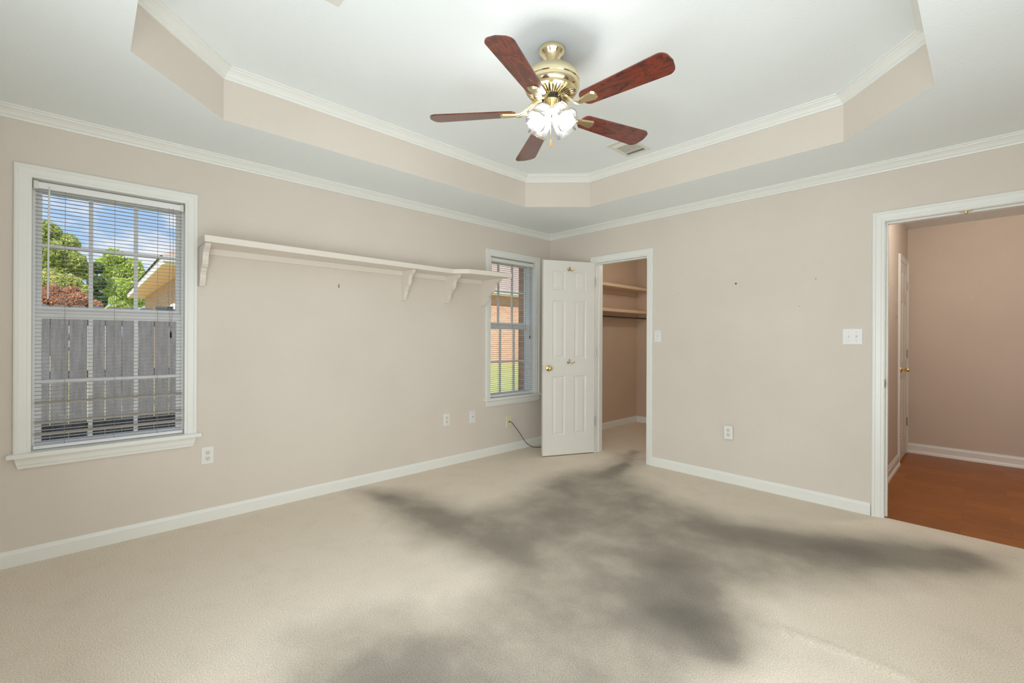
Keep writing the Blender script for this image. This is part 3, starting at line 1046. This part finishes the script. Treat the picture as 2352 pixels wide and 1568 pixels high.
# the cable
from mathutils import geometry
ctrl = [(0.014, -0.664, 0.327), (0.040, -0.655, 0.318), (0.060, -0.615, 0.262), (0.066, -0.555, 0.190), (0.072, -0.495, 0.110), (0.085, -0.430, 0.045), (0.105, -0.355, 0.010),
        (0.135, -0.270, 0.006), (0.17, -0.18, 0.006), (0.20, -0.12, 0.006)]
def smooth_path(c, n=8):
    c = [Vector(p) for p in c]
    out = []
    for i in range(len(c) - 1):
        p0, p1, p2, p3 = c[max(i - 1, 0)], c[i], c[i + 1], c[min(i + 2, len(c) - 1)]
        for k in range(n):
            t = k / n
            out.append(0.5 * ((2 * p1) + (-p0 + p2) * t + (2 * p0 - 5 * p1 + 4 * p2 - p3) * t * t + (-p0 + 3 * p1 - 3 * p2 + p3) * t ** 3))
    out.append(c[-1])
    return out
tag(MB().tube(smooth_path(ctrl), 0.0036, 8).build('coaxial_cable', 'cable_black', smooth=True), 'black coaxial cable drooping from the ivory plate to the carpet', 'cable')

def toggle(r, x, z=0.006, up=True):
    MB().box(x - 0.005, x + 0.005, -0.012, 0.012, z - 0.0005, z + 0.0006).build('toggle_slot', 'receptacle_cream', r)
    M = Matrix.Translation((x, 0, z)) @ Matrix.Rotation(-0.5 if up else 0.5, 4, 'X')
    mb = MB()
    mb.prism([(-0.004, -0.005), (0.004, -0.005), (0.004, 0.005), (-0.004, 0.005)], lambda q: M @ Vector((q[0], q[1], 0)), lambda q: M @ Vector((q[0] * 0.8, q[1] * 0.6, 0.013)))
    mb.build('toggle', 'plate_white', r)
    for y in (0.030, -0.030):
        screw(r, x, y, z, 'steel', 0.003)
r = plate_root('light_switch', 'B', 1.410, 1.265, 'white single light switch beside the closet opening', 'switch')
plate(r, 0.070, 0.114, 'plate_white')
toggle(r, 0.0)
r = plate_root('light_switch', 'B', 2.939, 1.262, 'white double light switch left of the hallway opening', 'switch')
plate(r, 0.117, 0.115, 'plate_white')
toggle(r, -0.023, up=False)
toggle(r, 0.023, up=True)

# ------------------------------------------------------------------ leftover hardware in the walls
def peg(name, wall, a, z, rad, out, m, label, cat, extra=None):
    r = plate_root(name, wall, a, z, label, cat)
    MB().lathe([(rad, 0.0), (rad * 0.95, out * 0.6), (rad * 0.6, out), (0, out)], 12).build('head', m, r)
    if extra:
        extra(r)
    return r
peg('wall_anchor', 'B', 2.132, 1.715, 0.010, 0.005, 'old_brass', 'round brass anchor left in the back wall at picture height', 'anchor',
    lambda r: MB().lathe([(0.0042, 0.0048), (0.0042, 0.0055), (0, 0.0055)], 10).build('hole', 'dark_hole', r))
peg('nail', 'B', 2.710, 1.702, 0.0045, 0.006, 'steel', 'small dark nail high on the back wall toward the hallway', 'nail')
peg('nail', 'B', 1.622, 1.669, 0.0030, 0.005, 'drywall_edge', 'tiny nail on the back wall right of the closet opening', 'nail')
peg('nail', 'B', 2.604, 1.499, 0.0030, 0.005, 'drywall_edge', 'tiny nail on the back wall below and right of the brass anchor', 'nail')
r = plate_root('picture_hook', 'L', -2.554, 1.655, 'tiny dark picture hook on the left wall below the shelf', 'hook')
MB().tube([(0.001, 0.013, 0.004), (0.007, 0.014, 0.005), (0.0015, 0.012, 0.004), (-0.001, -0.006, 0.004), (0.000, -0.013, 0.008), (-0.002, -0.013, 0.013)], 0.0022, 6).build('bent_wire', 'black_metal', r)
r = thing('wall_hook', 'small hook screw on the hallway wall beside the narrow door', 'hook', (AX, 1.539, 1.452))
MB().tube([(0.0, 0, 0), (0.018, 0, 0), (0.026, 0, 0.006), (0.026, 0, 0.018)], 0.003, 6).build('bent_wire', 'steel', r)
for x, z, m, lb in ((3.505, 1.68, 'plate_white', 'white screw head in the far hallway wall'), (3.755, 1.699, 'steel', 'dark screw head in the far hallway wall, right of the white one')):
    r = thing('screw', lb, 'screw', (x, AY, z))
    MB().lathe([(0.005, 0), (0.004, 0.004), (0, 0.005)], 10, Matrix.Rotation(PI / 2, 4, 'X')).build('head', m, r)
# strike plate and ball catch of the hallway opening
r = thing('strike_plate', 'brass strike plate on the hallway opening jamb', 'strike plate', (HX0 + 0.0003, 0.0, 0.935))
mb = MB()
mb.box(0, 0.0016, -0.001, 0.036, -0.030, 0.030)
mb.tube([(0.0012, -0.0005, -0.030), (0.0012, -0.0005, 0.030)], 0.0025, 6)
mb.build('plate', 'old_brass', r)
MB().box(0.0015, 0.002, 0.012, 0.026, -0.014, 0.014).build('strike_hole', 'dark_hole', r)
r = thing('ball_catch', 'brass ball catch under the head of the hallway opening', 'catch', (3.514, 0.030, DZ))
MB().box(-0.028, 0.028, -0.012, 0.012, -0.0025, -0.0003).build('plate', 'old_brass', r, 0.0005)
MB().lathe([(0.009, 0.0), (0.009, -0.008), (0.006, -0.014), (0.0, -0.017)], 14, Matrix.Translation((0, 0, -0.0025))).build('ball', 'brass', r, smooth=True)

# ------------------------------------------------------------------ closet shelves and rod
for zz, lb in ((1.932, 'upper tan shelf on the left wall inside the closet'), (1.600, 'lower tan shelf above the hanging rod inside the closet')):
    r = thing('closet_shelf', lb, 'shelf', (KX0, 0.121, zz), 0, 'closet shelves')
    MB().box(0.0005, 0.215, 0.0, KY - 0.122, 0.0, 0.038).build('board', 'closet_shelf_paint', r, 0.0015)
    MB().box(0.0005, 0.02, 0.0, KY - 0.122, -0.07, -0.0005).build('cleat', 'closet_paint', r)
tag(MB().tube([(0.15, 0.121, 1.535), (0.15, KY - 0.001, 1.535)], 0.011, 12).build('closet_rod', 'rod_dark', smooth=True), 'dark hanging rod under the lower closet shelf', 'rod')

# ------------------------------------------------------------------ ceiling registers
def register(x, y, w, h, label):
    r = thing('air_vent', label, 'vent', (x, y, ZT), 0, 'ceiling air vents')
    mb = MB()
    b = 0.030
    mb.box(-w / 2, -w / 2 + b, -h / 2, h / 2, -0.006, -0.0003).box(w / 2 - b, w / 2, -h / 2, h / 2, -0.006, -0.0003)
    mb.box(-w / 2 + b, w / 2 - b, -h / 2, -h / 2 + b, -0.006, -0.0003).box(-w / 2 + b, w / 2 - b, h / 2 - b, h / 2, -0.006, -0.0003)
    mb.build('frame', 'vent_white', r, 0.002)
    MB().box(-w / 2 + b, w / 2 - b, -h / 2 + b, h / 2 - b, -0.0012, -0.0004).build('duct_shadow_plate', 'dark_hole', r)
    mb = MB()
    iw, ih = w - 2 * b, h - 2 * b
    # middle field: louvers running along y; end fields: louvers running along x
    for k in range(10):
        xx = -iw / 2 + iw * (k + 0.5) / 10
        M = Matrix.Translation((xx, 0, -0.007)) @ Matrix.Rotation(0.16, 4, 'Y')
        mb.box(-0.0064, 0.0064, -ih * 0.27, ih * 0.27, -0.0007, 0.0007, M)
    for sgn in (-1, 1):
        for k in range(3):
            yy = sgn * (ih * 0.31 + ih * 0.19 * (k + 0.2) / 3)
            M = Matrix.Translation((0, yy, -0.007)) @ Matrix.Rotation(0.7 * sgn, 4, 'X')
            mb.box(-iw / 2, iw / 2, -0.006, 0.006, -0.0007, 0.0007, M)
        mb.box(-iw / 2, iw / 2, sgn * ih * 0.285 - 0.002, sgn * ih * 0.285 + 0.002, -0.010, -0.003)
    mb.build('louvers', 'vent_white', r)
    return r
register(1.655, -0.925, 0.215, 0.31, 'white ceiling air vent beyond the fan, half hidden by a blade')
register(1.700, -3.355, 0.27, 0.31, 'white ceiling air vent cut off by the top of the photo')

# ------------------------------------------------------------------ ceiling fan
FX, FY = 2.037, -2.267
fan = thing('ceiling_fan', 'brass ceiling fan with five dark cherry blades and four lit glass shades', 'ceiling fan', (FX, FY, 0))
MB().lathe([(0.0, ZT - 0.0005), (0.064, ZT - 0.0005), (0.068, ZT - 0.006), (0.068, ZT - 0.020), (0.064, ZT - 0.027), (0.056, ZT - 0.034), (0.048, ZT - 0.046), (0.041, ZT - 0.066), (0.036, ZT - 0.080), (0.0, ZT - 0.080)], 40).build('canopy', 'brass', fan, smooth=True)
MB().lathe([(0.0, 2.676), (0.034, 2.676), (0.034, 2.670), (0.028, 2.660), (0.018, 2.655), (0.0, 2.655)], 28).build('hanger_ball', 'black_metal', fan, smooth=True)
MB().lathe([(0.014, 2.665), (0.014, 2.640)], 16).build('down_rod', 'brass', fan)
MB().lathe([(0.0, 2.652), (0.030, 2.652), (0.040, 2.646), (0.080, 2.642), (0.110, 2.634), (0.128, 2.622), (0.140, 2.604), (0.145, 2.584), (0.145, 2.572), (0.141, 2.568), (0.141, 2.562), (0.145, 2.558), (0.144, 2.548), (0.138, 2.536), (0.132, 2.530), (0.0, 2.530)], 56).build('motor_housing', 'brass', fan, smooth=True)
vt = MB().lathe([(0.0, 2.520), (0.052, 2.506), (0.118, 2.522), (0.124, 2.531)], 48, caps=False).build('vent_plate', 'black_metal', fan)
mb = MB()
for k in range(36):
    M = Matrix.Rotation(2 * PI * k / 36, 4, 'Z')
    mb.prism([(0.056, -0.0028), (0.116, -0.0052), (0.116, 0.0052), (0.056, 0.0028)], lambda q: M @ Vector((q[0], q[1], 2.502 + (q[0] - 0.056) * 0.25)), lambda q: M @ Vector((q[0], q[1], 2.508 + (q[0] - 0.056) * 0.25)))
mb.lathe([(0.114, 2.5165), (0.126, 2.521), (0.130, 2.532), (0.114, 2.525)], 48)
mb.lathe([(0.046, 2.499), (0.060, 2.500), (0.060, 2.507), (0.046, 2.507)], 40)
mb.build('vent_grille', 'brass', vt)
MB().lathe([(0.0, 2.506), (0.050, 2.506), (0.052, 2.500), (0.052, 2.486), (0.044, 2.482), (0.0, 2.482)], 36).build('flywheel', 'black_metal', fan, smooth=True)
MB().lathe([(0.0, 2.484), (0.040, 2.484), (0.044, 2.480), (0.044, 2.440), (0.047, 2.436), (0.047, 2.424), (0.038, 2.412), (0.020, 2.404), (0.008, 2.398), (0.0, 2.396)], 40).build('switch_housing', 'brass', fan, smooth=True)
# blades
def blade_outline():
    pts = []
    L0, L1 = 0.188, 0.652
    w0, w1 = 0.050, 0.068
    def arc(cx, cy, r, a0, a1, n=6):
        return [(cx + r * math.cos(a0 + (a1 - a0) * i / n), cy + r * math.sin(a0 + (a1 - a0) * i / n)) for i in range(n + 1)]
    r1, r0 = 0.040, 0.034
    bul = 0.0
    pts += arc(L1 - r1 - 0.006, -w1 + r1, r1, -PI / 2, -0.15)
    pts += [(L1, 0.0)]
    pts += arc(L1 - r1 - 0.006, w1 - r1, r1, 0.15, PI / 2)
    pts += arc(L0 + r0, w0 - r0, r0, PI / 2, PI)
    pts += arc(L0 + r0, -w0 + r0, r0, PI, 1.5 * PI)
    return pts
BZ = 2.424
PH = -1.19177
pitch = Matrix.Rotation(-math.radians(11.5), 4, 'X')
bo = blade_outline()
proto_blade = proto_iron = None
for k in range(5):
    rz = Matrix.Rotation(PH + 2 * PI * k / 5, 4, 'Z')
    M = Matrix.Translation((0, 0, BZ)) @ pitch
    if proto_blade is None:
        mb = MB(M)
        mb.prism(bo, lambda q: (q[0], q[1], -0.003), lambda q: (q[0], q[1], 0.003))
        bl = mb.build('blade', 'blade_wood', fan, 0.0012)
        mi_ = MB()
        path = [(0.040, 0, 2.493), (0.060, 0, 2.492), (0.082, 0, 2.484), (0.108, 0, 2.462), (0.135, 0, 2.436), (0.160, 0, 2.4195), (0.185, 0, 2.4145)]
        for sy in (-1, 1):
            mi_.tube(smooth_path([(x, sy * (0.006 + max(0, (0.10 - abs(x - 0.12)) * 0.12)), z) for x, y, z in path], 4), 0.0065, 8)
        pl = [(0.160, -0.012), (0.185, -0.017), (0.225, -0.024), (0.258, -0.030), (0.268, -0.022), (0.274, 0.0), (0.268, 0.022), (0.258, 0.030), (0.225, 0.024), (0.185, 0.017), (0.160, 0.012)]
        mi_.prism(pl, lambda q: M @ Vector((q[0], q[1], -0.0035)), lambda q: M @ Vector((0.218 + (q[0] - 0.218) * 0.90, q[1] * 0.80, -0.012)))
        iron = mi_.build('blade_iron', 'brass', bl, smooth=True)
        sc_ = MB()
        for px_, py_ in ((0.200, 0.0), (0.245, 0.014), (0.245, -0.014)):
            sc_.lathe([(0.0, -0.0135), (0.004, -0.0128), (0.0045, -0.012)], 8, M @ Matrix.Translation((px_, py_, 0)))
        proto_blade, proto_iron = bl, iron
        sc_.bm.free()
    else:
        bl = proto_blade.copy()
        COL.objects.link(bl)
        iron = proto_iron.copy()
        COL.objects.link(iron)
        iron.parent = bl
    bl.rotation_euler = (0, 0, PH + 2 * PI * k / 5)
# lamp shades with bulbs
SH = [(0.026, 0.0), (0.034, 0.006), (0.042, 0.022), (0.046, 0.045), (0.049, 0.075), (0.054, 0.105), (0.058, 0.120)]
proto = None
for k in range(4):
    az = math.radians(-88.4 - 6.0 + 90 * k)
    if proto is None:
        Ms = Matrix.Translation((0.036, 0, 2.432)) @ Matrix.Rotation(math.radians(90 + 50), 4, 'Y')
        out_ = SH + [(r_ - 0.0025, z_) for r_, z_ in SH[::-1]]
        # pressed glass: round neck flaring to a softly squared mouth
        mb = MB()
        seg = 32
        rings = []
        for r_, z_ in out_:
            q_ = min(1.0, max(0.0, z_ / 0.120))
            rg = []
            for i in range(seg):
                a = 2 * PI * i / seg
                f_ = 1.0 + 0.05 * q_ * math.cos(4 * a)
                rg.append(mb._v(Ms @ Vector((r_ * f_ * math.cos(a), r_ * f_ * math.sin(a), z_))))
            rings.append(rg)
        for a, b in zip(rings, rings[1:] + rings[:1]):
            for i in range(seg):
                j = (i + 1) % seg
                mb.bm.faces.new((a[i], a[j], b[j], b[i]))
        shade = mb.build('lamp_shade', 'shade_glass', fan, smooth=True)
        fit = MB().lathe([(0.0, -0.022), (0.016, -0.020), (0.024, -0.010), (0.030, -0.002), (0.030, 0.008), (0.027, 0.010), (0.0, 0.010)], 24, Ms).build('shade_holder', 'brass', shade, smooth=True)
        bulb = MB().lathe([(0.0, 0.012), (0.013, 0.012), (0.014, 0.030), (0.020, 0.044), (0.0265, 0.058), (0.028, 0.070), (0.025, 0.084), (0.016, 0.094), (0.0, 0.098)], 20, Ms).build('bulb', 'bulb_glow', shade, smooth=True)
        proto = (shade, fit, bulb)
    else:
        shade = proto[0].copy()
        COL.objects.link(shade)
        for c_ in proto[1:]:
            d_ = c_.copy()
            COL.objects.link(d_)
            d_.parent = shade
    shade.rotation_euler = (0, 0, az)
ch = MB().tube([(0.020, -0.030, 2.415), (0.020, -0.030, 2.262)], 0.0012, 5).build('pull_chain', 'old_brass', fan)
MB().lathe([(0.0, 2.266), (0.003, 2.264), (0.006, 2.246), (0.0075, 2.234), (0.006, 2.228), (0.0, 2.226)], 12, Matrix.Translation((0.020, -0.030, 0))).build('chain_fob', 'wood_fob', ch, smooth=True)

# ------------------------------------------------------------------ outdoors
def gz(x):
    return -0.25 + 0.069 * min(9.7, max(0.0, -0.3 - x))
mb = MB()
xs = [-0.28, -0.3, -3, -6, -10, -45]
for a, b in zip(xs, xs[1:]):
    mb.face([(a, -40, gz(a)), (a, 40, gz(a)), (b, 40, gz(b)), (b, -40, gz(b))])
gr = mb.build('ground', 'lawn')
struct(gr, 'sunlit green lawn outside rising toward the neighbouring house', 'ground')

fn = thing('wooden_fence', 'weathered grey dog-eared board fence, coloured as if shaded, outside the near window', 'fence', (-2.9, 0, 0))
pit = 0.1375
y = -4.166 - pit * 20
i = 0
while y < -1.6:
    g0 = 0.0012 + (0.0022 if i % 3 == 1 else 0.0)
    t = [(y + g0, gz(-2.9) - 0.02), (y + pit - g0, gz(-2.9) - 0.02), (y + pit - g0, 1.535), (y + pit - 0.030, 1.562), (y + 0.030, 1.562), (y + g0, 1.535)]
    if y > -4.9 and y < -3.0:
        if i % 4 == 1:
            t[0] = (y + 0.007, t[0][1]); t[5] = (y + 0.003, 1.535)
    mb = MB()
    dx = random.uniform(-0.004, 0.004)
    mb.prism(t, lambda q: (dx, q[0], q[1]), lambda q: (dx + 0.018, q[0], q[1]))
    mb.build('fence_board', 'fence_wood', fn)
    y += pit
    i += 1
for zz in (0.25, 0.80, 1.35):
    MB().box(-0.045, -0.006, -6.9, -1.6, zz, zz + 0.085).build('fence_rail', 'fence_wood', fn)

# neighbouring brick house with hip roof
hs = thing('neighbor_house', 'tan brick neighbouring house with hip roof and white fascia beyond the fence', 'house', (0, 0, 0))
EX, EY, EZ = -8.2, -2.90, 2.93          # eave corner
WX, WY = EX - 0.30, EY + 0.5
FX1, FY1 = -19.0, 14.0
MB().box(FX1, WX, WY, FY1, 0.2, EZ - 0.16).build('brick_wall', 'brick', hs)
MB().box(FX1 - 0.5, EX - 0.03, EY + 0.03, FY1, EZ - 0.165, EZ - 0.145).build('soffit', 'soffit_tan', hs)
mb = MB()
mb.box(FX1 - 0.5, EX, EY, EY + 0.03, EZ - 0.17, EZ - 0.01).box(EX - 0.03, EX, EY + 0.03, FY1, EZ - 0.17, EZ - 0.01)
mb.build('fascia', 'white_siding', hs)
MB().box(EX + 0.001, EX + 0.09, EY, FY1, EZ - 0.11, EZ - 0.01).build('gutter', 'white_siding', hs, 0.01)
mb = MB()
rp = 0.72
dpt = 4.6
A0, B0 = (EX + 0.04, EY - 0.04, EZ), (FX1 - 0.54, EY - 0.04, EZ)
hA = (EX - dpt, EY + dpt, EZ + rp * dpt)
hB = (FX1 - 0.5 + dpt, EY + dpt, EZ + rp * dpt)
mb.face([A0, B0, hB, hA])
mb.face([A0, hA, (EX - dpt, FY1, EZ + rp * dpt), (EX + 0.04, FY1, EZ)])
mb.face([hA, hB, (FX1 - 0.5 + dpt, FY1, EZ + rp * dpt), (EX - dpt, FY1, EZ + rp * dpt)])
mb.face([B0, hB, (FX1 - 0.5 + dpt, FY1, EZ + rp * dpt), (FX1 - 0.54, FY1, EZ)])
mb.build('roof', 'shingle', hs)
for (x0, x1, z0, z1) in ((-9.75, -9.15, 0.95, 2.1), (-11.3, -10.7, 0.95, 2.1), (-13.3, -12.6, 0.95, 2.1)):
    w_ = MB().box(x0, x1, WY - 0.03, WY - 0.001, z0, z1).build('house_window', 'white_siding', hs)
    MB().box(x0 + 0.08, x1 - 0.08, WY - 0.035, WY - 0.0305, z0 + 0.08, z1 - 0.08).build('pane', 'sticker_gray', w_)

def foliage(mb, blobs, n, size):
    tot = sum(b[3] * b[4] * b[5] for b in blobs)
    for (cx, cy, cz, rx, ry, rz_) in blobs:
        k = int(n * (rx * ry * rz_) / tot)
        for _ in range(k):
            while True:
                u = Vector((random.uniform(-1, 1), random.uniform(-1, 1), random.uniform(-1, 1)))
                if 0.25 < u.length < 1.0:
                    break
            p = Vector((cx + u.x * rx, cy + u.y * ry, cz + u.z * rz_))
            s_ = size * random.uniform(0.6, 1.3)
            a = Vector((random.gauss(0, 1), random.gauss(0, 1), random.gauss(0, 1))).normalized()
            b = a.cross(Vector((random.gauss(0, 1), random.gauss(0, 1), random.gauss(0, 1)))).normalized()
            mb.face([p - a * s_, p + b * s_ * 0.5, p + a * s_, p - b * s_ * 0.5])
def tree(name, x, blobs, n, size, leaf, trunk, label, cat='tree', group=None):
    """blobs: centres (y,z) and radii given relative to world; x is the distance plane"""
    yb = blobs[0][1]
    r = thing(name, label, cat, (x, yb, gz(x)), 0, group)
    bl = [(bx, by - yb, bz - gz(x), rx, ry, rz_) for (bx, by, bz, rx, ry, rz_) in blobs]
    mb = MB()
    foliage(mb, bl, n, size)
    me_o = mb.build('foliage', leaf, r)
    tr_ = MB()
    top = bl[0][2]
    tr_.tube([(0, 0, -0.1), (0.03, 0.02, top * 0.5), (0, 0, top)], [trunk, trunk * 0.8, trunk * 0.4], 8)
    for bb in bl[1:]:
        tr_.tube([(0, 0, top * 0.55), (bb[0] * 0.6, bb[1] * 0.6, (top * 0.55 + bb[2]) / 2), (bb[0], bb[1], bb[2])], [trunk * 0.5, trunk * 0.35, trunk * 0.15], 6)
    tr_.build('trunk', 'bark', r)
    return r
def at(px, py, X):
    """direction table: world y,z on the plane x=X seen along a bearing of the near window"""
    fw, rt = Vector((-0.72639, 0.68729)), Vector((0.68729, 0.72639))
    d = rt * (px - 1176) + fw * 1030.34
    dz = 776.4 - py + 0.00429 * (px - 1176)
    t = (X - 3.6041) / d.x
    return -4.0284 + t * d.y, 1.24 + t * dz
def blobs_from(X, lst):
    out = []
    for (px, py, rp_) in lst:
        yy, zz = at(px, py, X)
        y2, _ = at(px + rp_, py, X)
        rr_ = abs(y2 - yy)
        out.append((random.uniform(-0.4, 0.4) * rr_, yy, zz, rr_, rr_, rr_))
    return out
tree('leafy_tree', -24, blobs_from(-24, [(118, 585, 50), (105, 535, 38), (150, 560, 34), (165, 600, 34), (80, 570, 45), (190, 620, 28), (130, 640, 45)]), 17000, 0.085, 'leaf_green', 0.16, 'tall broad green tree at the left of the view through the near window')
tree('leafy_tree', -26, blobs_from(-26, [(268, 620, 38), (262, 590, 26), (300, 615, 30), (240, 610, 26), (320, 640, 26), (275, 670, 42), (310, 680, 34)]), 16000, 0.08, 'leaf_bright', 0.14, 'bright green tree in the middle of the view through the near window')
tree('leafy_tree', -22, blobs_from(-22, [(222, 650, 22), (222, 615, 17), (222, 690, 26), (205, 670, 20)]), 9000, 0.075, 'leaf_dark', 0.12, 'dark green narrow tree between the two brighter trees outside')
tree('garden_shrub', -7.5, blobs_from(-7.5, [(135, 655, 34), (110, 635, 26), (165, 652, 26), (190, 668, 22), (90, 650, 26)]), 11000, 0.03, 'leaf_yellow', 0.04, 'yellow-green shrub rising behind the fence and the copper bush', 'shrub')
tree('garden_shrub', -4.6, blobs_from(-4.6, [(140, 695, 34), (100, 690, 32), (180, 692, 30), (215, 705, 22), (120, 668, 24), (165, 672, 22)]), 14000, 0.019, 'leaf_copper', 0.03, 'copper-leaved shrub just behind the fence', 'shrub')
tree('garden_shrub', -6.0, blobs_from(-6.0, [(275, 705, 20), (262, 690, 13), (255, 712, 14)]), 3500, 0.022, 'leaf_bright', 0.025, 'small bright green shrub behind the fence left of the brick house', 'shrub')
